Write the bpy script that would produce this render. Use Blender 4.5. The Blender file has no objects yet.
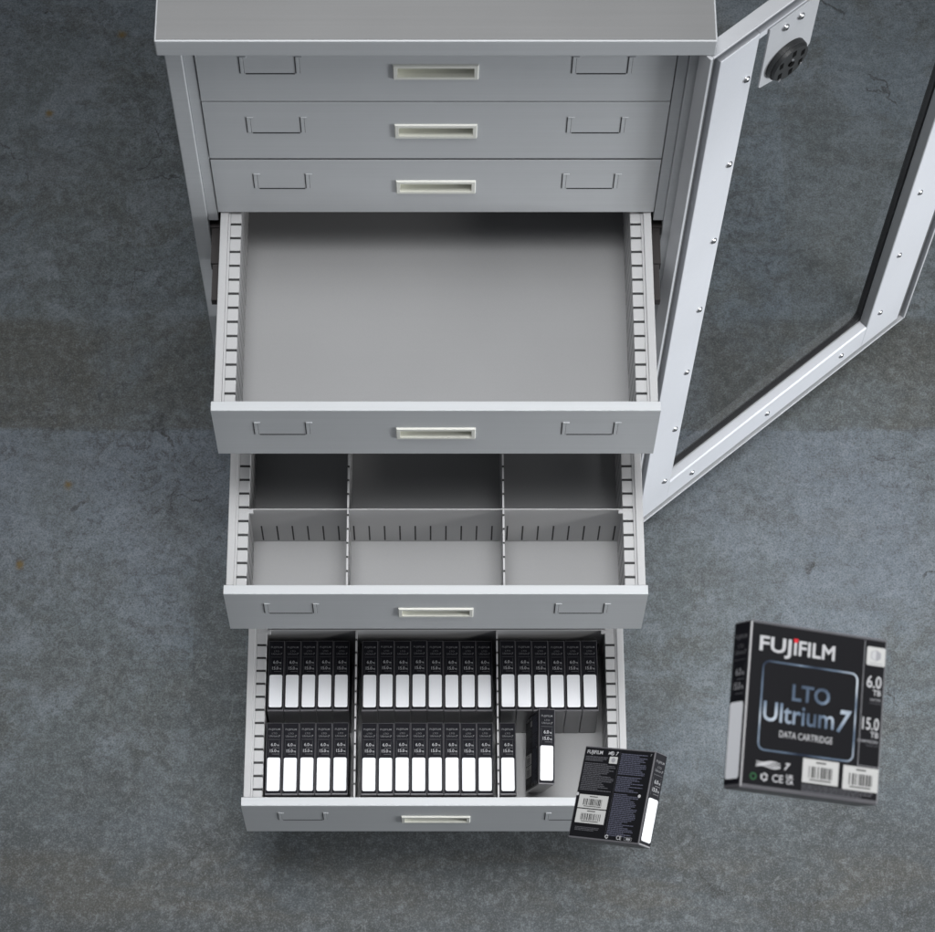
import bpy, bmesh, math, random
from mathutils import Matrix, Vector
random.seed(7)
S = 0.001                      # everything below is written in millimetres
scene = bpy.context.scene
C = scene.collection

# ------------------------------------------------------------------ materials
def nodes(name):
    m = bpy.data.materials.new(name); m.use_nodes = True
    nt = m.node_tree; b = nt.nodes['Principled BSDF']
    return m, nt, b
def plain(name, col, rough=0.5, metal=0.0, spec=0.5, bump=0.0, var=0.0, scale=300.0):
    m, nt, b = nodes(name)
    b.inputs['Base Color'].default_value = (*col, 1)
    b.inputs['Roughness'].default_value = rough
    b.inputs['Metallic'].default_value = metal
    b.inputs['Specular IOR Level'].default_value = spec
    tc = nt.nodes.new('ShaderNodeTexCoord')
    if var or bump:
        n = nt.nodes.new('ShaderNodeTexNoise'); n.inputs['Scale'].default_value = scale
        n.inputs['Detail'].default_value = 4
        nt.links.new(tc.outputs['Object'], n.inputs['Vector'])
    if var:
        mr = nt.nodes.new('ShaderNodeMapRange')
        mr.inputs['To Min'].default_value = 1 - var; mr.inputs['To Max'].default_value = 1 + var
        nt.links.new(n.outputs['Fac'], mr.inputs['Value'])
        mx = nt.nodes.new('ShaderNodeVectorMath'); mx.operation = 'SCALE'
        mx.inputs[0].default_value = col
        nt.links.new(mr.outputs['Result'], mx.inputs['Scale'])
        nt.links.new(mx.outputs['Vector'], b.inputs['Base Color'])
    if bump:
        bp = nt.nodes.new('ShaderNodeBump'); bp.inputs['Strength'].default_value = bump
        bp.inputs['Distance'].default_value = 0.0006
        nt.links.new(n.outputs['Fac'], bp.inputs['Height'])
        nt.links.new(bp.outputs['Normal'], b.inputs['Normal'])
    return m

def paint(name, col, rough=0.42, streak=0.035):
    """powder coated sheet steel: fine grain, faint horizontal rolling streaks and a slightly uneven sheen"""
    m, nt, b = nodes(name); L = nt.links.new
    tc = nt.nodes.new('ShaderNodeTexCoord')
    mp = nt.nodes.new('ShaderNodeMapping'); mp.inputs['Scale'].default_value = (1.2, 90, 150)
    L(tc.outputs['Object'], mp.inputs['Vector'])
    n1 = nt.nodes.new('ShaderNodeTexNoise'); n1.inputs['Scale'].default_value = 2.0; n1.inputs['Detail'].default_value = 3
    L(mp.outputs['Vector'], n1.inputs['Vector'])
    n2 = nt.nodes.new('ShaderNodeTexNoise'); n2.inputs['Scale'].default_value = 900; n2.inputs['Detail'].default_value = 2
    L(tc.outputs['Object'], n2.inputs['Vector'])
    n3 = nt.nodes.new('ShaderNodeTexNoise'); n3.inputs['Scale'].default_value = 5; n3.inputs['Detail'].default_value = 5
    L(tc.outputs['Object'], n3.inputs['Vector'])
    def rng(n, a):
        r = nt.nodes.new('ShaderNodeMapRange'); r.inputs['From Min'].default_value = .25; r.inputs['From Max'].default_value = .75
        r.inputs['To Min'].default_value = 1 - a; r.inputs['To Max'].default_value = 1 + a
        L(n.outputs['Fac'], r.inputs['Value']); return r.outputs['Result']
    def mul(a, c):
        q = nt.nodes.new('ShaderNodeMath'); q.operation = 'MULTIPLY'; L(a, q.inputs[0]); L(c, q.inputs[1]); return q.outputs[0]
    f = mul(mul(rng(n1, streak), rng(n2, .03)), rng(n3, .03))
    v = nt.nodes.new('ShaderNodeVectorMath'); v.operation = 'SCALE'; v.inputs[0].default_value = col
    L(f, v.inputs['Scale']); L(v.outputs['Vector'], b.inputs['Base Color'])
    r = nt.nodes.new('ShaderNodeMapRange'); r.inputs['To Min'].default_value = rough - .07; r.inputs['To Max'].default_value = rough + .07
    L(n3.outputs['Fac'], r.inputs['Value']); L(r.outputs['Result'], b.inputs['Roughness'])
    bp = nt.nodes.new('ShaderNodeBump'); bp.inputs['Strength'].default_value = .10; bp.inputs['Distance'].default_value = .0004
    L(n2.outputs['Fac'], bp.inputs['Height']); L(bp.outputs['Normal'], b.inputs['Normal'])
    return m

M = {}
M['paint'] = paint('grey_paint', (0.50, 0.515, 0.53))
M['cap'] = paint('grey_paint_top_dimmed', (0.23, 0.23, 0.23))  # darker copy of the cabinet grey, dims the upward face
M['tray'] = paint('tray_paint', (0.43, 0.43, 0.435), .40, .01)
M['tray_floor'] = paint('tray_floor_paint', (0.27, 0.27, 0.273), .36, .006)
M['door'] = paint('door_paint', (0.60, 0.615, 0.65), .38, .015)
M['door_edge'] = paint('door_edge_paint', (0.47, 0.48, 0.50), .38, .015)
M['ivory'] = plain('ivory_plastic', (0.76, 0.76, 0.70), .35, bump=.05, var=.03)
M['cup'] = plain('ivory_plastic_cup', (0.70, 0.70, 0.63), .4, bump=.05, var=.03)
M['return_shade'] = plain('grey_return_shade', (0.24, 0.245, 0.25), .5, var=.05)
M['seal'] = plain('dark_grey_seal', (0.085, 0.087, 0.092), .6, var=.08)
M['dark'] = plain('dark_slot', (0.012, 0.012, 0.013), .6)
M['void'] = plain('lock_slot_black', (0.002, 0.002, 0.002), .8, spec=.1)
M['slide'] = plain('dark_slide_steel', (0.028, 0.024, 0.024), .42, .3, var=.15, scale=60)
M['rubber'] = plain('black_rubber', (0.010, 0.010, 0.011), .55, var=.1)
M['black_plastic'] = plain('black_plastic', (0.016, 0.017, 0.018), .5, bump=.1, var=.1)
M['steel'] = plain('bright_steel', (0.75, 0.75, 0.76), .22, 1.0)
M['case'] = plain('smoke_grey_case_plastic', (0.10, 0.098, 0.106), .28, bump=.05, var=.06)
M['inlay'] = plain('black_printed_card', (0.0055, 0.0055, 0.007), .45, spec=.22, var=.1)
M['spine_inlay'] = plain('black_spine_card', (0.009, 0.009, 0.012), .6, spec=.08, var=.1)
M['label'] = plain('white_label_paper', (0.80, 0.81, 0.84), .6, var=.015)
M['white_ink'] = plain('white_ink', (0.42, 0.42, 0.43), .5)
M['grey_ink'] = plain('grey_ink', (0.26, 0.26, 0.275), .5)
M['blue_ink'] = plain('blue_grey_ink', (0.085, 0.088, 0.125), .5)
M['dim_ink'] = plain('dim_ink', (0.085, 0.085, 0.095), .5)
M['spine_white'] = plain('spine_white_ink', (0.30, 0.30, 0.315), .5)
M['spine_grey'] = plain('spine_grey_ink', (0.13, 0.13, 0.14), .5)
M['red_ink'] = plain('red_ink', (0.55, 0.01, 0.02), .5)
M['green_ink'] = plain('green_ink', (0.015, 0.09, 0.03), .5)
M['black_ink'] = plain('black_ink', (0.01, 0.01, 0.01), .5)
M['paper_grey'] = plain('sticker_paper', (0.44, 0.44, 0.43), .6, var=.02)

def chrome_ink():
    m, nt, b = nodes('silver_blue_foil'); L = nt.links.new
    tc = nt.nodes.new('ShaderNodeTexCoord')
    w = nt.nodes.new('ShaderNodeTexNoise'); w.inputs['Scale'].default_value = 28; w.inputs['Detail'].default_value = 1.5
    L(tc.outputs['Object'], w.inputs['Vector'])
    r = nt.nodes.new('ShaderNodeValToRGB')
    r.color_ramp.elements[0].position = .36; r.color_ramp.elements[0].color = (.012, .022, .045, 1)
    r.color_ramp.elements[1].position = .66; r.color_ramp.elements[1].color = (.62, .68, .74, 1)
    e = r.color_ramp.elements.new(.5); e.color = (.13, .18, .25, 1)
    L(w.outputs['Fac'], r.inputs['Fac']); L(r.outputs['Color'], b.inputs['Base Color'])
    b.inputs['Roughness'].default_value = .4; b.inputs['Metallic'].default_value = .2
    return m
M['foil'] = chrome_ink()

def glass_mat():
    m = bpy.data.materials.new('clear_window'); m.use_nodes = True; nt = m.node_tree; nt.nodes.clear(); L = nt.links.new
    o = nt.nodes.new('ShaderNodeOutputMaterial'); mx = nt.nodes.new('ShaderNodeMixShader')
    t = nt.nodes.new('ShaderNodeBsdfTransparent'); t.inputs['Color'].default_value = (.988, .992, .994, 1)
    g = nt.nodes.new('ShaderNodeBsdfGlossy'); g.inputs['Roughness'].default_value = .02
    f = nt.nodes.new('ShaderNodeFresnel'); f.inputs['IOR'].default_value = 1.45
    ge = nt.nodes.new('ShaderNodeNewGeometry'); iv = nt.nodes.new('ShaderNodeMath'); iv.operation = 'SUBTRACT'; iv.inputs[0].default_value = 1
    L(ge.outputs['Backfacing'], iv.inputs[1])
    fm = nt.nodes.new('ShaderNodeMath'); fm.operation = 'MULTIPLY'; L(f.outputs['Fac'], fm.inputs[0]); L(iv.outputs[0], fm.inputs[1])
    fk = nt.nodes.new('ShaderNodeMath'); fk.operation = 'MULTIPLY'; fk.inputs[1].default_value = .3; L(fm.outputs[0], fk.inputs[0])
    L(fk.outputs[0], mx.inputs['Fac']); L(t.outputs[0], mx.inputs[1]); L(g.outputs[0], mx.inputs[2]); L(mx.outputs[0], o.inputs['Surface'])
    return m
M['glass'] = glass_mat()

def concrete():
    m, nt, b = nodes('concrete'); L = nt.links.new
    tc = nt.nodes.new('ShaderNodeTexCoord'); P = tc.outputs['Object']
    def noise(scale, detail=6, rough=.6, dist=0.0, vec=None, w=None):
        n = nt.nodes.new('ShaderNodeTexNoise'); n.inputs['Scale'].default_value = scale; n.inputs['Detail'].default_value = detail
        n.inputs['Roughness'].default_value = rough; n.inputs['Distortion'].default_value = dist
        L(vec or P, n.inputs['Vector']); return n.outputs['Fac']
    def ramp(f, a, c, lo=0.0, hi=1.0):
        r = nt.nodes.new('ShaderNodeMapRange'); r.interpolation_type = 'SMOOTHSTEP'
        r.inputs['From Min'].default_value = a; r.inputs['From Max'].default_value = c
        r.inputs['To Min'].default_value = lo; r.inputs['To Max'].default_value = hi
        L(f, r.inputs['Value']); return r.outputs['Result']
    def math_(op, a, c):
        q = nt.nodes.new('ShaderNodeMath'); q.operation = op
        for i, x in enumerate((a, c)):
            if isinstance(x, (int, float)): q.inputs[i].default_value = x
            else: L(x, q.inputs[i])
        return q.outputs[0]
    def mix(f, a, c):
        x = nt.nodes.new('ShaderNodeMix'); x.data_type = 'RGBA'
        if isinstance(f, (int, float)): x.inputs[0].default_value = f
        else: L(f, x.inputs[0])
        for i, v in ((6, a), (7, c)):
            if isinstance(v, tuple): x.inputs[i].default_value = (*v, 1)
            else: L(v, x.inputs[i])
        return x.outputs[2]
    sep = nt.nodes.new('ShaderNodeSeparateXYZ'); L(P, sep.inputs[0])
    X, Y = sep.outputs['X'], sep.outputs['Y']
    def offs(dx, dy, sx=1.0, sy=1.0):
        mp = nt.nodes.new('ShaderNodeMapping'); mp.inputs['Location'].default_value = (dx, dy, 0); mp.inputs['Scale'].default_value = (sx, sy, 1)
        L(P, mp.inputs['Vector']); return mp.outputs['Vector']
    big = noise(1.7, 9, .62, .5); mid = noise(5.2, 9, .68, .9, offs(3, 1)); blot = noise(8.5, 10, .74, .5, offs(7, 2))
    smear = noise(4.0, 9, .72, .6, offs(1, 9, 1.0, 2.6)); fine = noise(95, 4, .75); speck = noise(210, 5, .85); speck2 = noise(330, 4, .8); coarse = noise(48, 8, .85)
    blue = (0.136, 0.162, 0.183); neutral = (0.112, 0.129, 0.134); olive = (0.088, 0.094, 0.087); pale = (0.205, 0.233, 0.260); black = (0.045, 0.048, 0.049)
    col = mix(ramp(big, .42, .58), neutral, blue)
    col = mix(ramp(mid, .50, .60, 0, .72), col, olive)
    col = mix(ramp(blot, .505, .575, 0, .50), col, pale)
    col = mix(ramp(noise(13, 10, .78, .4, offs(2, 5)), .515, .585, 0, .36), col, pale)
    col = mix(ramp(smear, .51, .60, 0, .55), col, (0.092, 0.098, 0.097))
    # formwork band: a browner strip with fairly straight edges, and the bluer cast below it
    wob = math_('MULTIPLY', math_('SUBTRACT', noise(5, 8, .75), .5), .05)
    Yw = math_('ADD', Y, wob)
    band = math_('MULTIPLY', ramp(Yw, .205, .216), ramp(Yw, .45, .42))
    band = math_('MULTIPLY', band, ramp(noise(3.3, 9, .7, .4, offs(5, 5)), .40, .56, .25, .95))
    col = mix(band, col, (0.088, 0.088, 0.077))
    low = math_('MULTIPLY', ramp(Yw, .214, .204), ramp(Yw, -.30, .0))
    col = mix(math_('MULTIPLY', low, ramp(big, .35, .6, .15, .55)), col, (0.168, 0.192, 0.230))
    stain_dim = math_('MULTIPLY', ramp(math_('ADD', Y, math_('MULTIPLY', math_('SUBTRACT', noise(2.4, 8, .7), .5), .6)), -.22, -.62), ramp(mid, .3, .6, .70, 1.0))
    col = mix(math_('MULTIPLY', stain_dim, .80), col, (0.046, 0.051, 0.052))  # brownish stain, deepened to dim the strongly lit near floor
    rust = math_('MULTIPLY', math_('MULTIPLY', ramp(Yw, -.56, -.60), ramp(Yw, -.72, -.68)), ramp(smear, .42, .6, 0, .6))
    col = mix(rust, col, (0.088, 0.082, 0.068))
    # straight pour lines
    for y0, wd, st in ((.210, .005, .45), (.395, .004, .40), (.275, .003, .36), (-.57, .003, .35)):
        d = math_('ABSOLUTE', math_('SUBTRACT', math_('ADD', Y, math_('MULTIPLY', wob, .3)), y0), 0.0)
        ln = math_('MULTIPLY', ramp(d, wd, 0.0), ramp(noise(9, 8, .75, 0, offs(4, y0 * 7)), .46, .58, 0, st))
        col = mix(ln, col, black)
    # slightly darker or paler rectangular patches left by old sheeting, each with one crisp side
    for x0, wdt, y1, y2, st, tone in ((-.425, .16, -.46, -.02, .85, (0.076, 0.085, 0.087)), (.66, .26, .22, .86, .75, (0.088, 0.096, 0.092)), (.40, .12, .22, .62, .65, (0.205, 0.232, 0.262)), (-.20, .5, -.70, -.52, .6, (0.075, 0.08, 0.08))):
        xe = math_('ADD', X, math_('MULTIPLY', wob, .12))
        e = math_('MULTIPLY', ramp(xe, x0 - .001, x0 + .0015), ramp(xe, x0 + wdt, x0 + wdt * .55))
        e = math_('MULTIPLY', e, math_('MULTIPLY', ramp(Yw, y1 - .02, y1 + .02), ramp(Yw, y2 + .05, y2 - .05)))
        col = mix(math_('MULTIPLY', e, ramp(blot, .36, .56, st, st * .5)), col, tone)
    # dark scuffs in loose clusters, short cracks
    clus = ramp(noise(3.0, 4, .6, .3, offs(8, 3)), .50, .64)
    sc1 = math_('MULTIPLY', ramp(noise(30, 9, .8, 1.2, offs(2, 2)), .51, .585), clus)
    col = mix(math_('MULTIPLY', sc1, .62), col, black)
    vo = nt.nodes.new('ShaderNodeTexVoronoi'); vo.feature = 'DISTANCE_TO_EDGE'; vo.inputs['Scale'].default_value = 4.2
    wv = nt.nodes.new('ShaderNodeVectorMath'); wv.operation = 'MULTIPLY_ADD'; nz = nt.nodes.new('ShaderNodeTexNoise'); nz.inputs['Scale'].default_value = 14; nz.inputs['Detail'].default_value = 6
    L(P, nz.inputs['Vector']); L(nz.outputs['Color'], wv.inputs[0]); wv.inputs[1].default_value = (.16, .16, 0); L(P, wv.inputs[2]); L(wv.outputs['Vector'], vo.inputs['Vector'])
    ck = math_('MULTIPLY', ramp(vo.outputs['Distance'], .012, .003), ramp(noise(6.5, 5, .6, 0, offs(9, 9)), .575, .63))
    col = mix(math_('MULTIPLY', ck, .8), col, (0.030, 0.030, 0.029))
    # grain, pits and hairline scratches
    rough_zone = ramp(noise(2.6, 5, .6, .3, offs(6, 1)), .40, .62, .35, 1)
    col = mix(ramp(fine, .50, .72, 0, .34), col, (0.062, 0.066, 0.067))
    col = mix(ramp(fine, .48, .28, 0, .26), col, (0.240, 0.262, 0.280))
    col = mix(math_('MULTIPLY', ramp(coarse, .51, .60, 0, .55), rough_zone), col, black)
    col = mix(ramp(coarse, .485, .42, 0, .30), col, (0.235, 0.256, 0.275))
    col = mix(math_('MULTIPLY', ramp(speck, .51, .60, 0, .55), rough_zone), col, black)
    col = mix(ramp(speck2, .50, .61, 0, .52), col, (0.058, 0.060, 0.061))
    col = mix(ramp(speck2, .49, .39, 0, .26), col, (0.265, 0.285, 0.300))
    pit = nt.nodes.new('ShaderNodeTexVoronoi'); pit.inputs['Scale'].default_value = 9; L(P, pit.inputs['Vector'])
    pv = math_('ADD', pit.outputs['Distance'], math_('MULTIPLY', math_('SUBTRACT', noise(40, 3), .5), .08))
    col = mix(math_('MULTIPLY', ramp(pv, .050, .018), ramp(noise(4, 2), .50, .58)), col, (0.018, 0.017, 0.016))
    scr = noise(4.5, 3, .5, 1.2, offs(5, 2))
    sc = ramp(math_('ABSOLUTE', math_('SUBTRACT', scr, .5), 0.0), .0022, 0.0, 0, .30)
    col = mix(math_('MULTIPLY', sc, ramp(mid, .46, .56)), col, (0.27, 0.285, 0.29))
    # small rust spots
    for sx, sy in ((-.742, .880), (-.612, 1.06), (-.738, -.055), (-.66, .10)):
        dx = math_('POWER', math_('SUBTRACT', X, sx), 2); dy = math_('POWER', math_('SUBTRACT', Y, sy), 2)
        d = math_('SQRT', math_('ADD', dx, dy), 0.0)
        d = math_('ADD', d, math_('MULTIPLY', math_('SUBTRACT', noise(60, 3), .5), .014))
        col = mix(ramp(d, .013, .002, 0, .8), col, (0.150, 0.095, 0.018))
    L(col, b.inputs['Base Color'])
    b.inputs['Roughness'].default_value = .72; b.inputs['Specular IOR Level'].default_value = .3
    bp = nt.nodes.new('ShaderNodeBump'); bp.inputs['Strength'].default_value = .35; bp.inputs['Distance'].default_value = .0015
    L(math_('ADD', fine, math_('MULTIPLY', speck2, .5)), bp.inputs['Height']); L(bp.outputs['Normal'], b.inputs['Normal'])
    return m
M['concrete'] = concrete()

# ------------------------------------------------------------------ mesh helpers
class MB:
    def __init__(s, *mats): s.bm = bmesh.new(); s.mats = list(mats)
    def quad(s, pts, mi=0):
        f = s.bm.faces.new([s.bm.verts.new(p) for p in pts]); f.material_index = mi; return f
    def box(s, x0, x1, y0, y1, z0, z1, mi=0, bev=0.0):
        x0, x1 = sorted((x0, x1)); y0, y1 = sorted((y0, y1)); z0, z1 = sorted((z0, z1))
        r = bmesh.ops.create_cube(s.bm, size=1.0)
        vs = r['verts']
        for v in vs:
            v.co = Vector((x0 if v.co.x < 0 else x1, y0 if v.co.y < 0 else y1, z0 if v.co.z < 0 else z1))
        fs = {f for v in vs for f in v.link_faces}
        for f in fs: f.material_index = mi
        if bev:
            es = {e for v in vs for e in v.link_edges}
            bmesh.ops.bevel(s.bm, geom=list(es), offset=bev, segments=2, affect='EDGES', profile=.5)
        return s
    def prism(s, poly, axis, a, b, mi=0, caps=(True, True)):
        """extrude a closed 2D polygon along an axis between a and b; poly gives the two other coordinates in x,y,z order"""
        def pt(p, t):
            if axis == 'x': return (t, p[0], p[1])
            if axis == 'y': return (p[0], t, p[1])
            return (p[0], p[1], t)
        A = [s.bm.verts.new(pt(p, a)) for p in poly]; B = [s.bm.verts.new(pt(p, b)) for p in poly]
        n = len(poly)
        for i in range(n):
            f = s.bm.faces.new((A[i], A[(i + 1) % n], B[(i + 1) % n], B[i])); f.material_index = mi
        if caps[0]: f = s.bm.faces.new(A[::-1]); f.material_index = mi
        if caps[1]: f = s.bm.faces.new(B); f.material_index = mi
        return s
    def cyl(s, o, ax, r0, r1, length, mi=0, seg=24, dome=0.0):
        """tapered disc from point o along ax, optionally with a domed end"""
        ax = Vector(ax).normalized(); o = Vector(o)
        u = ax.orthogonal().normalized(); w = ax.cross(u)
        rings = [(r0, 0), (r1, length)]
        if dome: rings += [(r1 * .8, length + dome * .45), (r1 * .45, length + dome * .85)]
        R = [[s.bm.verts.new(o + ax * h + (u * math.cos(k * math.tau / seg) + w * math.sin(k * math.tau / seg)) * r) for k in range(seg)] for r, h in rings]
        for i in range(len(R) - 1):
            for k in range(seg):
                f = s.bm.faces.new((R[i][k], R[i][(k + 1) % seg], R[i + 1][(k + 1) % seg], R[i + 1][k])); f.material_index = mi; f.smooth = bool(dome)
        f = s.bm.faces.new(R[0][::-1]); f.material_index = mi
        f = s.bm.faces.new(R[-1]); f.material_index = mi
        return s
    def xf(s, mat):
        bmesh.ops.transform(s.bm, matrix=mat, verts=s.bm.verts); return s
    def mesh(s, name, fixn=True):
        if fixn: bmesh.ops.recalc_face_normals(s.bm, faces=s.bm.faces)
        bmesh.ops.scale(s.bm, vec=(S, S, S), verts=s.bm.verts)
        me = bpy.data.meshes.new(name); s.bm.to_mesh(me); s.bm.free()
        for m in s.mats: me.materials.append(m)
        return me
    def build(s, name, parent=None, loc=None, fixn=True):
        o = bpy.data.objects.new(name, s.mesh(name, fixn)); C.objects.link(o)
        if parent: o.parent = parent
        if loc: o.location = Vector(loc) * S
        return o
def tag(o, label, cat, group=None):
    o['label'] = label; o['category'] = cat
    if group: o['group'] = group
    return o
def empty(name, loc=(0, 0, 0)):
    o = bpy.data.objects.new(name, None); o.location = Vector(loc) * S; o.empty_display_size = .05; C.objects.link(o); return o
def rrect(x0, x1, y0, y1, r, seg=5):
    pts = []
    for cx, cy, a0 in ((x1 - r, y1 - r, 0), (x0 + r, y1 - r, 90), (x0 + r, y0 + r, 180), (x1 - r, y0 + r, 270)):
        for k in range(seg + 1):
            a = math.radians(a0 + 90 * k / seg); pts.append((cx + r * math.cos(a), cy + r * math.sin(a)))
    return pts

# ------------------------------------------------------------------ floor
FLOOR = -1440
fl = MB(M['concrete']); fl.quad([(-9000, -7000, FLOOR), (9000, -7000, FLOOR), (9000, 9000, FLOOR), (-9000, 9000, FLOOR)])
floor = fl.build('floor'); floor['kind'] = 'structure'

# ------------------------------------------------------------------ cabinet
cab = empty('filing_cabinet', (0, 300, FLOOR))
tag(cab, 'tall grey steel filing cabinet, three drawers pulled out, framed door swung open', 'cabinet')
CO = Vector((0, 300, FLOOR))
def sub(mb, name, parent=None):
    """child of the cabinet built in world millimetres"""
    mb.xf(Matrix.Translation(-CO)); return mb.build(name, parent or cab)

CAPB, CAPT = 136, 168
b = MB(M['paint'])
for s in (-1, 1): b.box(s * 319, s * 337, 31, 700, FLOOR + 2, CAPB)
b.box(-318.9, 318.9, 690, 700, FLOOR + 2, CAPB); b.box(-318.9, 318.9, 31, 689.9, FLOOR + 2, FLOOR + 60); b.box(-300, 300, 6, 30, FLOOR + 2, -1325)
sub(b, 'body')
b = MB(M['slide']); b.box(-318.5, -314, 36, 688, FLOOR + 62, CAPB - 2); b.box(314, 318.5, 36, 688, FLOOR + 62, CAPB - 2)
sub(b, 'inner_lining')
b = MB(M['paint']); b.box(-343.5, 343.5, -20, 712, CAPB, CAPT - .1, bev=1.6); tp = sub(b, 'top_panel')
b = MB(M['cap']); b.box(-341.4, 341.4, -17.6, 709.6, CAPT - .05, CAPT + .6); sub(b, 'top_shade_sheet', tp)  # added sheet, weaker light on the top is put into its colour
for s in (-1, 1):
    b = MB(M['paint'])
    b.box(s * 315.5, s * 337, -4, 30.8, FLOOR + 2, CAPB - .3, bev=1.2)
    prev = CAPB - .3
    for zt in (-286, -581, -1026, None):              # return flange is cut away where a drawer slide runs out
        lo = zt - 22 if zt else FLOOR + 2
        b.box(s * 301.5, s * 315.3, 1, 14, lo, prev, bev=.8)
        if zt: prev = zt - 75
    sub(b, 'door_post')

# ---- drawers: local frame, x centred, front face at y=0, front top edge at z=0
HF, TH = 139.0, 14.2
HX, HZ0, HZ1 = 49.5, -80.5, -58.5                     # recess of the pull
def front_mesh(hf, r=1.3, shut=False):
    b = MB(M['paint'])
    full = [(0, -hf + r), (0, -r), (r * .3, -r * .3), (r, 0), (TH - r, 0), (TH - r * .3, -r * .3), (TH, -r), (TH, -hf + r), (TH - r, -hf), (r, -hf), (r * .3, -hf + r * .3)]
    if shut: full = [(0, -hf + r), (0, -.8), (.25, -.2), (.8, -.6), (3.0, -9), (TH, -9), (TH, -hf + r), (TH - r, -hf), (r, -hf), (r * .3, -hf + r * .3)]
    notch = [(0, -hf + r), (0, HZ0), (13.6, HZ0), (13.6, HZ1), (0, HZ1)] + full[1:]
    b.prism(full, 'x', -300, -HX); b.prism(full, 'x', HX, 300); b.prism(notch, 'x', -HX, HX, caps=(False, False))
    return b.mesh('drawer_front')
def handle_mesh():
    b = MB(M['ivory'], M['cup'])
    x0, x1, z0, z1 = -54, 54, -86, -53
    t = 2.6
    i0, i1, j0, j1 = -48.5, 48.5, -80, -59.5
    # bevelled frame ring
    O = [(x0, z0), (x1, z0), (x1, z1), (x0, z1)]; O2 = [(x0 + 1.2, z0 + 1.2), (x1 - 1.2, z0 + 1.2), (x1 - 1.2, z1 - 1.2), (x0 + 1.2, z1 - 1.2)]
    I = [(i0, j0), (i1, j0), (i1, j1), (i0, j1)]
    Bk = [(i0 + .6, j0 + .3), (i1 - .6, j0 + .3), (i1 - .6, j1 - .3), (i0 + .6, j1 - .3)]
    for k in range(4):
        l = (k + 1) % 4
        b.quad([(O[k][0], -.1, O[k][1]), (O[l][0], -.1, O[l][1]), (O2[l][0], -t, O2[l][1]), (O2[k][0], -t, O2[k][1])])
        b.quad([(O2[k][0], -t, O2[k][1]), (O2[l][0], -t, O2[l][1]), (I[l][0], -t, I[l][1]), (I[k][0], -t, I[k][1])])
        b.quad([(I[k][0], -t, I[k][1]), (I[l][0], -t, I[l][1]), (Bk[l][0], 12.6, Bk[l][1]), (Bk[k][0], 12.6, Bk[k][1])], 1)
    b.quad([(p[0], 12.6, p[1]) for p in Bk], 1)
    return b.mesh('handle')
def clip_mesh(s):
    """stamped label clip: bottom shadow strip and two hooked side tabs"""
    b = MB(M['paint'], M['dark'])
    x0, x1 = (-243, -173) if s < 0 else (173, 243)
    b.box(x0 + 4, x1 - 4, -.35, .3, -76.0, -73.7, 1)  # dark strips stand in for the shadow in the stamped slits
    for xx in (x0, x1):
        b.box(xx - 2.2, xx + 2.2, -.9, -.05, -73.4, -38, bev=.4)
        b.box(xx - 3.3, xx - 2.25, -.35, .3, -74, -37, 1)
        b.box(xx + 2.25, xx + 2.75, -.3, .3, -74, -39, 1)
        b.box(xx - 2.0, xx + 6.5, -1.3, -.05, -37.6, -35.6, bev=.4)
        b.box(xx - 1.2, xx + 6.2, -.35, .3, -38.7, -37.65, 1)
    return b.mesh('label_clip')
FRONT = front_mesh(HF); FRONT_SHUT = front_mesh(139.4, .45, True); HANDLE = handle_mesh(); CLIP = {-1: clip_mesh(-1), 1: clip_mesh(1)}
FLOORZ = -124.0
def tray_mesh(depth):
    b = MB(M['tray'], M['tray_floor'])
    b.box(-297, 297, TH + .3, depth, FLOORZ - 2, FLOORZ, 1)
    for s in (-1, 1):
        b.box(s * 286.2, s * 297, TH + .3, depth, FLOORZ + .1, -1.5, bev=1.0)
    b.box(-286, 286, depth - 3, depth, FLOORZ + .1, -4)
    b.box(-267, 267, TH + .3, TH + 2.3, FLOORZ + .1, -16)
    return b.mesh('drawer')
TRAY = tray_mesh(640)
def rail_mesh(s, depth=636, off=14.0):
    b = MB(M['tray'], M['dark'])
    p = 21.6; y = TH + .6; nxt = TH + off
    b.box(s * 283.2, s * 286.0, TH + .6, depth, FLOORZ + .2, -5.0)
    while y < depth - 2:
        e = min(nxt - 1.8, depth - 1)
        if e - y > 1: b.box(s * 268.0, s * 283.1, y, e, FLOORZ + .2, -5.2, bev=.9)
        if e < depth - 2: b.box(s * 268.5, s * 283.1, e + .05, nxt + 1.75, FLOORZ + .2, -6.4, 1)  # near-black fill deepens the shade inside each slot
        y = nxt + 1.8; nxt += p
    return b.mesh('slotted_rail')
RAIL = {-1: rail_mesh(-1), 1: rail_mesh(1)}
def slide_mesh(s):
    b = MB(M['slide'])
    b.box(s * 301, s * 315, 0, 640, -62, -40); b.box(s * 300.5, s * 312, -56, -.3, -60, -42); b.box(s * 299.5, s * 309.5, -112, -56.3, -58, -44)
    return b
def add(name, mesh, parent, loc=(0, 0, 0)):
    o = bpy.data.objects.new(name, mesh); C.objects.link(o); o.parent = parent; o.location = Vector(loc) * S; return o
def drawer(d, z, hf=HF, label=None):
    loc = Vector((0, -d, z)) - CO
    t = add('drawer', TRAY, cab, loc)
    if label: t['label'] = label
    add('drawer_front', FRONT if d else FRONT_SHUT, t); add('handle', HANDLE, t)
    for s in (-1, 1):
        add('label_clip', CLIP[s], t); add('slotted_rail', RAIL[s], t)
        if d: slide_mesh(s).build('drawer_slide', t, (0, d, 0))
    return t
drawer(0, 140.0); drawer(0, -1); drawer(0, -144)
D4 = drawer(302, -286, label='empty open drawer, the highest of the three pulled out')
drawer(0, -431)
D5 = drawer(448.5, -581, label='open drawer split by thin dividers into empty compartments')
drawer(0, -728); drawer(0, -877)
D6 = drawer(623.7, -1026, label='lowest open drawer filled with rows of black tape cases')
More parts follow.
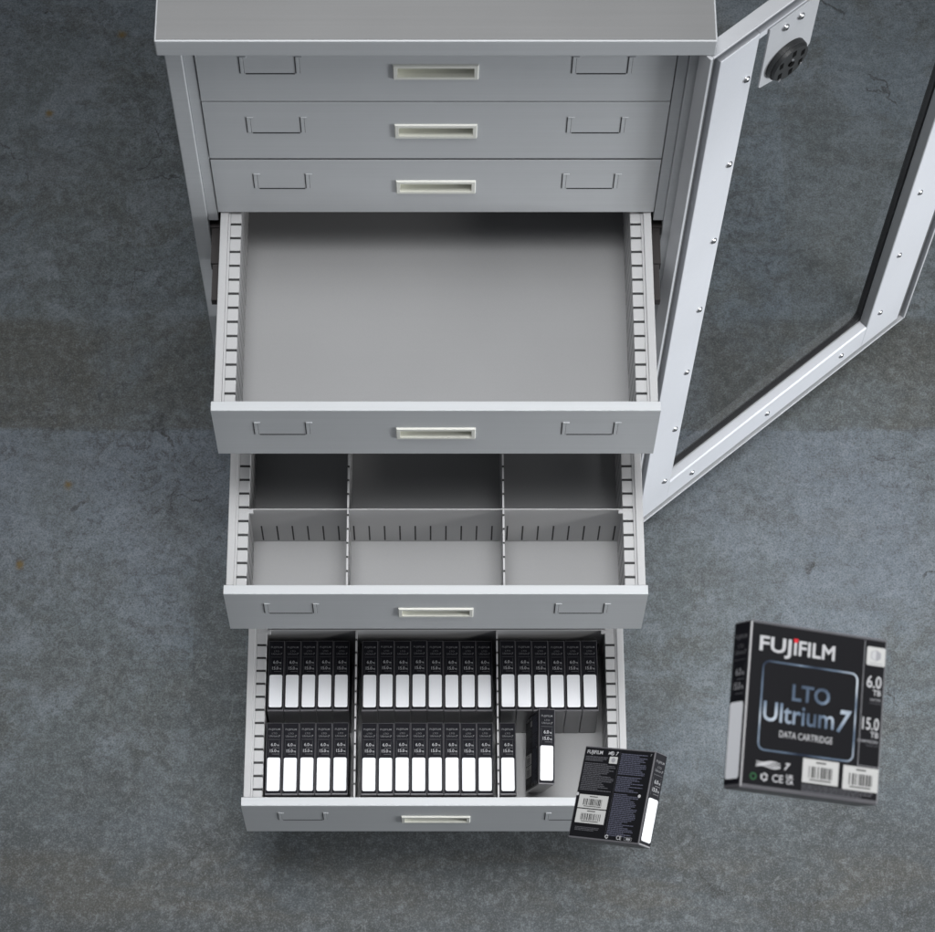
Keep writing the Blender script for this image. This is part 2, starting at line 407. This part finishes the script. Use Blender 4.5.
drawer(0, -1172)

# ---- dividers (drawer local coordinates)
def cross_divider(y):
    b = MB(M['tray'], M['dark'])
    b.box(-284, 284, y, y + 1.6, FLOORZ + .3, -6, bev=.4)
    for sx in (-1, 1): b.box(sx * 262, sx * 283, y - 6, y - .1, -12, -5, bev=1)
    k = -254
    while k < 262:
        if min(abs(k + 126), abs(k - 97)) > 6: b.box(k - 1.1, k + 1.1, y - .25, y + .3, -119, -66, 1)
        k += 22.4
    return b
def long_divider(x, y0, y1, top=-5):
    b = MB(M['tray'], M['dark'])
    b.box(x - 1.3, x + 1.3, y0, y1, FLOORZ + .3, top)
    y = y0 + 22
    while y < y1 - 8:
        b.box(x - 1.5, x + 1.5, y - 1.5, y + 1.5, top - 60, top + .25, 1); y += 21.6
    return b
yc = 448.5 - 316
cross_divider(yc).build('cross_divider', D5)
for x in (-126, 97):
    long_divider(x, TH + 1, yc - .6).build('long_divider', D5); long_divider(x, yc + 2.2, 630).build('long_divider', D5)
yc6 = 623.7 - 333
cross_divider(yc6).build('cross_divider', D6)
for x in (-126, 97): long_divider(x, TH + 1, yc6 - .6, -6).build('long_divider', D6)

# ---- door, local frame: u along width, v towards the outside face, z up; origin on the inner hinge edge
PHI = math.radians(39.7)
DM = Matrix.Translation(Vector((338, -26, 0)) - CO) @ Matrix.Rotation(PHI, 4, 'Z')
U1, ZT, ZB = 672.0, 135.4, -1371.0
def dpart(mb, name, parent):
    mb.xf(DM); return mb.build(name, parent)
b = MB(M['door_edge'], M['seal'])
lip, th = 5.0, 20.0
b.box(0, lip, 0, th, ZB, ZT, bev=1.2); b.box(U1 - lip, U1, 0, th, ZB, ZT, bev=1.2)
b.box(lip + .1, U1 - lip - .1, 0, th, ZT - lip, ZT - .05, bev=1.2); b.box(lip + .1, U1 - lip - .1, 0, th, ZB + .05, ZB + lip, bev=1.2)
# outer sheet round the window
b.box(lip + .2, 86, 18, 19.8, ZB + lip + .2, ZT - lip - .2); b.box(559, U1 - lip - .2, 18, 19.8, ZB + lip + .2, ZT - lip - .2)
b.box(86.1, 558.9, 18, 19.8, 92, ZT - lip - .2); b.box(86.1, 558.9, 18, 19.8, ZB + lip + .2, -1272)
# stepped inner channel between lip and stile
b.box(9.0, 15.0, 7, 17.9, ZB + 11, ZT - 11, 1); b.box(U1 - 15, U1 - 9.0, 7, 17.9, ZB + 11, ZT - 11, 1)
b.box(15.1, U1 - 15.1, 7, 17.9, ZT - 14, ZT - 11.1, 1); b.box(15.1, U1 - 15.1, 7, 17.9, ZB + 11.1, ZB + 14, 1)
door = dpart(b, 'door', cab)
def stile(u0, u1):
    q = MB(M['door']); q.box(u0, u1, 1.0, 17.6, ZB + 24, ZT - 27, bev=1.3); return q
dpart(stile(21, 88), 'stile', door); dpart(stile(557, 648), 'stile', door)
b = MB(M['door']); b.prism([(1.5, ZB + 24.2), (1.5, -1275), (4.0, -1271.5), (17.4, -1271.5), (17.4, ZB + 24.2)], 'x', 88.2, 556.8); dpart(b, 'rail', door)
b = MB(M['door']); b.prism([(1.5, ZT - 27.2), (1.5, 95), (4.0, 92), (17.4, 92), (17.4, ZT - 27.2)], 'x', 88.2, 556.8); dpart(b, 'rail', door)
b = MB(M['return_shade']); b.box(556.1, 556.95, 2.6, 17.5, -1271, 91.5); dpart(b, 'return_shade_strip', door)  # added strip, its grey stands in for shade on the return face
# black gasket ring with chamfered corners, carrying the pane
b = MB(M['rubber'])
def ring(o, i, v0, v1):
    n = len(o)
    for k in range(n):
        l = (k + 1) % n
        b.quad([(o[k][0], v0, o[k][1]), (o[l][0], v0, o[l][1]), (i[l][0], v0, i[l][1]), (i[k][0], v0, i[k][1])])
        b.quad([(i[k][0], v0, i[k][1]), (i[l][0], v0, i[l][1]), (i[l][0], v1, i[l][1]), (i[k][0], v1, i[k][1])])
        b.quad([(o[k][0], v0, o[k][1]), (o[l][0], v0, o[l][1]), (o[l][0], v1, o[l][1]), (o[k][0], v1, o[k][1])])
        b.quad([(o[k][0], v1, o[k][1]), (o[l][0], v1, o[l][1]), (i[l][0], v1, i[l][1]), (i[k][0], v1, i[k][1])])
ring(rrect(86, 559, -1274, 94, 2, 4), rrect(90, 553, -1267, 89, 24, 4), 20.2, 30.0)
dpart(b, 'gasket', door)
b = MB(M['glass']); b.box(91, 552, 24, 28, -1266, 88); dpart(b, 'glass_pane', door)
def screw(u, z, v=1.0, r=6.2):
    q = MB(M['steel'], M['dark']); q.cyl((u, v + .2, z), (0, -1, 0), r, r * .92, 1.6, 0, 18, dome=2.6)
    q.cyl((u, v - 3.6, z), (0, -1, 0), r * .32, r * .32, .55, 1, 6)
    dpart(q, 'screw', door)
for k in range(7):
    screw(77 - k * 1.0, 15 - 209.6 * k)
    if k: screw(582, 15 - 209.6 * k)
for u in (143, 322, 501): screw(u, -1310, 1.5)
b = MB(M['door_edge'])
pl = [(106, -31), (140, -40), (180, -22), (190, -8), (190, 104), (103, 104), (103, -28)]
b.prism(pl, 'y', -1.6, .6); dpart(b, 'lock_plate', door)
b = MB(M['black_plastic'], M['void'], M['steel'])
LU, LZ = 144, 3
b.cyl((LU, -1.7, LZ), (0, -1, 0), 33, 32.5, 7, 0, 48); b.cyl((LU, -8.6, LZ), (0, -1, 0), 30.5, 29.5, 5, 0, 48)
for k, (a, r) in enumerate(((20, 21), (80, 19), (150, 21), (215, 22), (275, 20), (325, 22))):
    pu, pz = LU + r * math.cos(math.radians(a)), LZ + r * math.sin(math.radians(a))
    b.box(pu - 3.0, pu + 3.0, -14.1, -13, pz - 5.5, pz + 5.5, 1)
for pu, pz in ((2, 6), (20, -18), (-16, -24)):
    b.cyl((LU + pu, -13.5, LZ + pz), (0, -1, 0), 2.6, 2.2, 1.5, 2, 12)
b.cyl((LU, -13.5, LZ), (0, -1, 0), 5, 4.6, 2, 1, 16)
dpart(b, 'lock_cover', door)
screw(158, 84, -1.6, 6.5); screw(131.5, 84, -1.6, 6.5)

# ------------------------------------------------------------------ tape cartridge cases
W_, H_, T_ = 109.0, 118.0, 25.4
def text_faces(txt, size, bold=0.0, shear=0.0, width=None):
    """triangles of a text, baseline at origin, as (verts, faces); size is the cap height"""
    cu = bpy.data.curves.new('t', 'FONT'); cu.body = txt; cu.size = 1.0; cu.offset = bold; cu.shear = shear; cu.resolution_u = 3
    ob = bpy.data.objects.new('t', cu); C.objects.link(ob)
    dg = bpy.context.evaluated_depsgraph_get(); ev = ob.evaluated_get(dg); me = ev.to_mesh()
    vs = [v.co.copy() for v in me.vertices]; fs = [tuple(p.vertices) for p in me.polygons]
    ev.to_mesh_clear(); bpy.data.objects.remove(ob); bpy.data.curves.remove(cu)
    k = size / .69
    xs = [v.x for v in vs]; x0 = min(xs); x1 = max(xs)
    kx = width / (x1 - x0) if width else k
    return [((v.x - x0) * kx, v.y * k) for v in vs], fs, (x1 - x0) * kx
class Sheet(MB):
    """flat artwork on one face of the case; u runs right and v runs down in millimetres from its top-left corner"""
    def __init__(s, mapping, *mats): super().__init__(*mats); s.map = mapping
    def poly(s, pts, mi, h):
        f = s.bm.faces.new([s.bm.verts.new(s.map(p[0], p[1], h)) for p in pts]); f.material_index = mi
    def rect(s, u0, v0, u1, v1, mi, h=.2): s.poly([(u0, v0), (u1, v0), (u1, v1), (u0, v1)], mi, h)
    def text(s, txt, u, v, cap, mi, h=.3, bold=0.0, shear=0.0, width=None, right=False):
        vs, fs, w = text_faces(txt, cap, bold, shear, width)
        du = u - w if right else u
        V = [s.bm.verts.new(s.map(du + x, v - y, h)) for x, y in vs]
        for f in fs:
            try: s.bm.faces.new([V[i] for i in f]).material_index = mi
            except ValueError: pass
    def frame(s, u0, v0, u1, v1, r, t, mi, h=.25):
        o = rrect(u0, u1, v0, v1, r, 5); i = rrect(u0 + t, u1 - t, v0 + t, v1 - t, max(r - t, .1), 5)
        for k in range(len(o)):
            l = (k + 1) % len(o); s.poly([o[k], o[l], i[l], i[k]], mi, h)
    def words(s, u0, v0, u1, v1, pitch, lh, mi, rng, h=.25, ragged=.5):
        v = v0
        while v < v1:
            end = u0 + (u1 - u0) * (1 - (rng.random() ** 2) * ragged); u = u0
            while u < end - .5:
                w = min(rng.uniform(1.2, 5.0), end - u); s.rect(u, v, u + w, v + lh, mi, h); u += w + .55
            v += pitch
    def barcode(s, u0, v0, u1, v1, paper, ink, rng):
        s.rect(u0, v0, u1, v1, paper, .5)
        w = u1 - u0; hh = v1 - v0; u = u0 + w * .17
        while u < u1 - w * .17:
            t = rng.choice((.6, .9, 1.5)); s.rect(u, v0 + hh * .3, u + t, v0 + hh * .78, ink, .75); u += t + rng.choice((.7, 1.0, 1.6))
        s.rect(u0 + w * .36, v0 + hh * .1, u0 + w * .64, v0 + hh * .16, ink, .75)
        s.rect(u0 + w * .2, v0 + hh * .84, u0 + w * .8, v0 + hh * .89, ink, .75)
    def recycle(s, u, v, r, mi, h=.3):
        for k in range(3):
            a0 = k * 120 + 12
            A = [(u + r * q * math.cos(math.radians(a0 + a)), v + r * q * math.sin(math.radians(a0 + a))) for q in (1,) for a in (0, 25, 50, 75)]
            B = [(u + r * .58 * math.cos(math.radians(a0 + a)), v + r * .58 * math.sin(math.radians(a0 + a))) for a in (75, 50, 25, 0)]
            s.poly(A + B, mi, h)
            tip = math.radians(a0 + 112)
            s.poly([(u + r * 1.22 * math.cos(math.radians(a0 + 76)), v + r * 1.22 * math.sin(math.radians(a0 + 76))), (u + r * .8 * math.cos(tip), v + r * .8 * math.sin(tip)), (u + r * .36 * math.cos(math.radians(a0 + 76)), v + r * .36 * math.sin(math.radians(a0 + 76)))], mi, h)
    def wave(s, u, v, w, hh, mi, h=.3, n=4):
        """swirling tape ribbon"""
        for j in range(n):
            top = []; bot = []
            for k in range(13):
                t = k / 12; x = u + w * t; y = v + hh * (.18 + .22 * j) + hh * .14 * math.sin(t * 7 + j * .9)
                th = hh * (.05 + .05 * math.sin(t * 3.1)); top.append((x, y - th)); bot.append((x, y + th))
            for k in range(12): s.poly([top[k], top[k + 1], bot[k + 1], bot[k]], mi, h + .02 * j)

# case frame: spine faces +z, spine text reads with +y up, back cover on -x, front cover on +x; origin at the bottom of the case
def m_spine(u, v, h): return (-12.7 + u, 59 - v, 109 + h)
def m_front(u, v, h): return (12.7 + h, 59 - v, 109 - u)
def m_back(u, v, h): return (-12.7 - h, 59 - v, u)
rng = random.Random(3)
parts = []
b = MB(M['case']); b.box(-12.7, 12.7, -59, 59, 0, 109, bev=1.1); parts.append(('case_shell', b.mesh('case_shell')))
b = Sheet(m_spine, M['spine_inlay'], M['case']); b.rect(1.0, 1.2, 24.4, 115.2, 0, .25)
parts.append(('spine_card', b.mesh('spine_card')))
b = Sheet(m_spine, M['label']); b.poly(rrect(2.6, 22.8, 57.5, 111.5, 2.6), 0, .55); parts.append(('writing_label', b.mesh('writing_label')))
b = Sheet(m_spine, M['spine_white'], M['spine_grey'], M['dim_ink'], M['foil'])
b.text('FUJIFILM', 3.9, 12.6, 2.9, 1, .5, .01, width=17.5)
b.text('LTO', 9.0, 19.2, 2.6, 1, .5, .0, width=8.0); b.text('Ultrium', 4.6, 23.8, 3.2, 1, .5, .0, width=13.5); b.text('7', 19.0, 24.0, 3.2, 1, .5, .03, .2)
b.rect(3.4, 27.6, 22.0, 28.0, 2, .5)
b.text('6.0', 7.8, 38.6, 4.8, 0, .5, .02, width=8.0); b.text('TB', 16.6, 38.6, 2.2, 0, .5, .03)
b.text('15.0', 6.4, 48.6, 4.8, 0, .5, .02, width=9.8); b.text('TB', 17.0, 48.6, 2.2, 0, .5, .03)
b.rect(10.5, 41.2, 20.5, 41.9, 2, .5); b.rect(9.5, 51.4, 20.5, 52.1, 2, .5)
b.rect(20.6, 30, 20.9, 54, 2, .5); b.rect(4.0, 30, 4.2, 54, 2, .5)
parts.append(('spine_print', b.mesh('spine_print')))
# front cover
b = Sheet(m_front, M['inlay']); b.rect(1.4, 1.8, 107.4, 114.8, 0, .25); parts.append(('front_card', b.mesh('front_card')))
b = Sheet(m_front, M['white_ink'], M['grey_ink'], M['foil'], M['red_ink'], M['green_ink'], M['black_ink'], M['paper_grey'], M['dim_ink'])
b.text('FUJ', 7.5, 20.6, 10.2, 0, .5, .018, width=25.0)
b.text('IFILM', 34.6, 20.6, 10.2, 0, .5, .018, width=32.5)
b.poly([(33.9, 9.2), (37.6, 9.2), (37.0, 12.0), (34.5, 12.0)], 3, .7)
b.frame(11, 27, 87, 90.5, 5.5, 1.15, 2, .45)
b.text('LTO', 35.5, 52.6, 11.0, 2, .5, .022, width=30)
b.text('Ultrium', 13.8, 69.2, 13.4, 2, .5, .012, width=56)
b.text('7', 72.2, 70.0, 15.2, 2, .5, .02, .28, width=11.5)
b.text('DATA CARTRIDGE', 27.5, 79.6, 4.6, 0, .5, .0, width=42)
b.wave(11, 97.2, 19, 5, 0, .5, 4); b.text('7', 33, 101.8, 4.6, 0, .5, .04, .3, width=5.0)
o = [(9.5 + 2.6 * math.cos(a * math.tau / 20), 109 + 2.6 * math.sin(a * math.tau / 20)) for a in range(20)]
i = [(9.5 + 1.6 * math.cos(a * math.tau / 20), 109 + 1.6 * math.sin(a * math.tau / 20)) for a in range(20)]
for k in range(20): b.poly([o[k], o[(k + 1) % 20], i[(k + 1) % 20], i[k]], 4, .5)
b.recycle(18, 108.6, 2.9, 0, .5); b.text('CE', 24.3, 111.2, 5.2, 0, .5, .01, width=8.6)
b.text('UK', 35.2, 107.8, 2.8, 0, .5, .03, width=5.8); b.text('CA', 35.2, 111.4, 2.8, 0, .5, .03, width=5.8)
b.barcode(47.5, 91.8, 76, 108.6, 6, 5, rng); b.barcode(79.5, 92.8, 107.6, 109.6, 6, 5, rng)
b.words(47.5, 110.2, 104, 116, 1.7, .8, 7, rng, .45, .3)
b.rect(90.6, 2.5, 91.0, 92, 1, .45); b.rect(90.9, 91.5, 107.8, 91.9, 1, .45)
b.poly(rrect(92.8, 107.6, 6.5, 19.8, 1.2), 6, .45)
b.poly([(100, 8.2), (104, 10.4), (104, 14.6), (100, 16.8), (96, 14.6), (96, 10.4)], 1, .6)
b.poly([(100, 8.4), (100, 16.6), (96.6, 14.2), (96.6, 10.8)], 0, .7); b.rect(95, 17.9, 105.6, 18.5, 1, .6)
b.text('6.0', 105.8, 35.6, 8.4, 0, .5, .012, width=11.8, right=True); b.text('TB', 105.8, 41.0, 3.9, 0, .5, .01, right=True)
b.text('NATIVE', 105.8, 45.0, 1.7, 1, .5, .01, right=True); b.rect(97, 46.6, 107, 46.9, 7, .5)
b.text('15.0', 105.8, 65.6, 8.4, 0, .5, .012, width=13.4, right=True); b.text('TB', 105.8, 71.0, 3.9, 0, .5, .01, right=True)
b.text('COMPRESSED', 105.8, 75.0, 1.9, 1, .5, .01, right=True); b.rect(96, 76.8, 107, 77.1, 7, .5)
parts.append(('front_print', b.mesh('front_print')))
# back cover
b = Sheet(m_back, M['inlay']); b.rect(1.4, 1.8, 107.4, 115.6, 0, .25); parts.append(('back_card', b.mesh('back_card')))
b = Sheet(m_back, M['white_ink'], M['grey_ink'], M['blue_ink'], M['black_ink'], M['paper_grey'], M['dim_ink'])
b.text('FUJIFILM', 5, 9.6, 4.4, 0, .5, .015, width=24)
b.wave(38, 5.0, 9, 4.6, 0, .5, 4); b.text('7', 49.5, 9.4, 4.2, 0, .5, .03, .3)
b.words(4, 13, 38, 18.5, 2.2, 1.1, 5, rng, .45, .3)
b.poly(rrect(41, 53.6, 11.5, 20.3, 1), 4, .45); b.poly([(47.3, 12.6), (50.3, 14.4), (50.3, 17.4), (47.3, 19.2), (44.3, 17.4), (44.3, 14.4)], 1, .6)
b.words(4, 21.5, 53, 57, 2.0, 1.0, 5, rng, .45, .45)
b.words(58, 6.5, 99, 32, 2.1, 1.05, 2, rng, .45, .4)
b.words(58, 35.5, 99, 55, 2.0, 1.0, 2, rng, .45, .5); b.words(58, 57.5, 97, 111, 2.0, 1.0, 2, rng, .45, .5)
b.text('7', 102.5, 7.2, 2.6, 1, .5, .02)
b.barcode(6, 62, 51, 79, 4, 3, rng); b.barcode(6, 80.4, 51, 98, 4, 3, rng)
b.words(8, 103, 46, 108, 1.8, .8, 5, rng, .45, .3)
b.rect(56.0, 4, 56.2, 112, 5, .45)
for u, v in ((2.6, 62), (97, 58)):
    b.poly([(u + 2.1 * math.cos(a * math.tau / 16), v + 2.1 * math.sin(a * math.tau / 16)) for a in range(16)], 0, .7)
b.recycle(59, 112, 2.6, 0, .5); b.text('CE', 74, 114.3, 4.8, 0, .5, .01, width=7.6); b.frame(86, 110.4, 97.5, 114.8, .6, .4, 1, .5); b.rect(89, 111.4, 95.5, 113.8, 1, .5)
parts.append(('back_print', b.mesh('back_print')))

proto = [None]
def make_case(loc, rot, label, group=None):
    root = bpy.data.objects.new('tape_cartridge_case', None); C.objects.link(root); root.empty_display_size = .03
    if rot is None: root.location = Vector(loc) * S
    else: root.matrix_world = rot
    tag(root, label, 'tape case', group)
    if proto[0] is None:
        proto[0] = [add(n, me, root) for n, me in parts]
    else:
        for ch in proto[0]:
            c = ch.copy(); C.objects.link(c); c.parent = root
    return root
ZF = -1026 + FLOORZ + .3
P = 25.85
ordn = ['leftmost', 'second from left', 'third from left', 'fourth from left', 'fifth from left', 'sixth from left', 'seventh from left', 'rightmost']
def row(x0, n, yc, words):
    for k in range(n):
        w = ordn[k] if k < n - 1 else 'rightmost'
        dx = random.uniform(-.12, .12); dy = random.uniform(-.5, .5)
        make_case((x0 + 12.9 + P * k + dx, yc + dy, ZF), None, 'black tape case, %s in %s' % (w, words), 'tape cases standing in the bottom drawer')
row(-265.3, 5, -406, 'rear row, bottom drawer\'s left compartment')
row(-117.0, 8, -406, 'rear row, bottom drawer\'s middle compartment')
row(101.0, 6, -406, 'rear row, bottom drawer\'s right compartment')
row(-265.3, 5, -543, 'front row, bottom drawer\'s left compartment')
row(-117.0, 8, -543, 'front row, bottom drawer\'s middle compartment')
make_case((99.2 + 12.9, -543, ZF), None, 'black tape case standing alone upright in front row of right compartment, against the divider', 'tape cases standing in the bottom drawer')

def rotv(r):
    v = Vector(r); return Matrix.Rotation(v.length, 3, v.normalized())
def pose(cols, t):
    m = Matrix.Identity(4)
    for j in range(3):
        for i_ in range(3): m[i_][j] = cols[j][i_]
        m[j][3] = 0
    for i_ in range(3): m[i_][3] = t[i_] * S
    return m
R = rotv((0.23524625113457084, 0.3684259986409764, -0.05307637898478993)); T = Vector((210.19854, -1259.30195, 1116.58105))
make_case(None, pose((R.col[2], R.col[1], -R.col[0]), T + R @ Vector((109, 59, -12.7))), 'large black tape case floating above the floor, front cover with big silver lettering')
R = rotv((0.09057122756094167, -0.6591055008519529, -0.254328758637114)); T = Vector((165.45388, -878.93945, -317.51013))
make_case(None, pose((-R.col[2], R.col[1], R.col[0]), T + R @ Vector((0, 59, -12.7))), 'black tape case floating over the bottom drawer corner, back cover with two barcodes')
R = rotv((0.18312111237501616, 0.14985328133236522, -0.0030696752053555477)); T = Vector((159.96813, -578.57768, -1060.59113))
cam = Vector((0, -1798.7027, 2854.1882))
T = T + (cam - T).normalized() * 46
make_case(None, pose((R.col[0], R.col[1], R.col[2]), T + R @ Vector((12.7, 59, -109))), 'tilted black tape case lifted out of line in bottom drawer, dark back cover showing')

# ------------------------------------------------------------------ camera
cd = bpy.data.cameras.new('camera'); co = bpy.data.objects.new('camera', cd); C.objects.link(co)
co.location = cam * S; co.rotation_euler = (0.42355636647532935, 0, 0)
cd.sensor_width = 36; cd.lens = 2610.304 / 935 * 36; cd.shift_x = (467.5 - 435.8) / 935; cd.clip_end = 100; cd.clip_start = .05
cd.dof.use_dof = True; cd.dof.focus_distance = 4.05; cd.dof.aperture_fstop = 27
scene.camera = co

# ------------------------------------------------------------------ studio light
def area(name, loc, target, size, power, col=(1, 1, 1), sy=None, spread=180):
    l = bpy.data.lights.new(name, 'AREA'); l.energy = power; l.color = col; l.size = size; l.spread = math.radians(spread)
    if sy: l.shape = 'RECTANGLE'; l.size_y = sy
    o = bpy.data.objects.new(name, l); C.objects.link(o); o.location = loc
    o.rotation_euler = (Vector(target) - Vector(loc)).to_track_quat('-Z', 'Y').to_euler()
    return o
def spot(name, loc, target, power, size, radius, col=(1, 1, 1)):
    l = bpy.data.lights.new(name, 'SPOT'); l.energy = power; l.color = col; l.spot_size = math.radians(size); l.spot_blend = 1; l.shadow_soft_size = radius
    o = bpy.data.objects.new(name, l); C.objects.link(o); o.location = loc
    o.rotation_euler = (Vector(target) - Vector(loc)).to_track_quat('-Z', 'Y').to_euler(); return o
spot('key_lamp', (2.3, -1.25, .6), (.45, .2, -1.2), 120, 58, .30, (1, .99, .97))
area('top_lamp', (.24, -.70, 3.5), (.18, -.66, -1.4), 1.4, 18.5, (.98, .99, 1), sy=2.3, spread=45)
area('side_lamp', (4.5, -1.5, -.4), (.1, 0, -.5), .9, 158, (.94, .97, 1), sy=1.2)
w = bpy.data.worlds.new('World'); scene.world = w; w.use_nodes = True
w.node_tree.nodes['Background'].inputs['Color'].default_value = (.90, .94, 1, 1)
w.node_tree.nodes['Background'].inputs['Strength'].default_value = .20
vs = scene.view_settings; vs.view_transform = 'Standard'; vs.look = 'None'; vs.gamma = 1; vs.exposure = 0; vs.use_curve_mapping = False
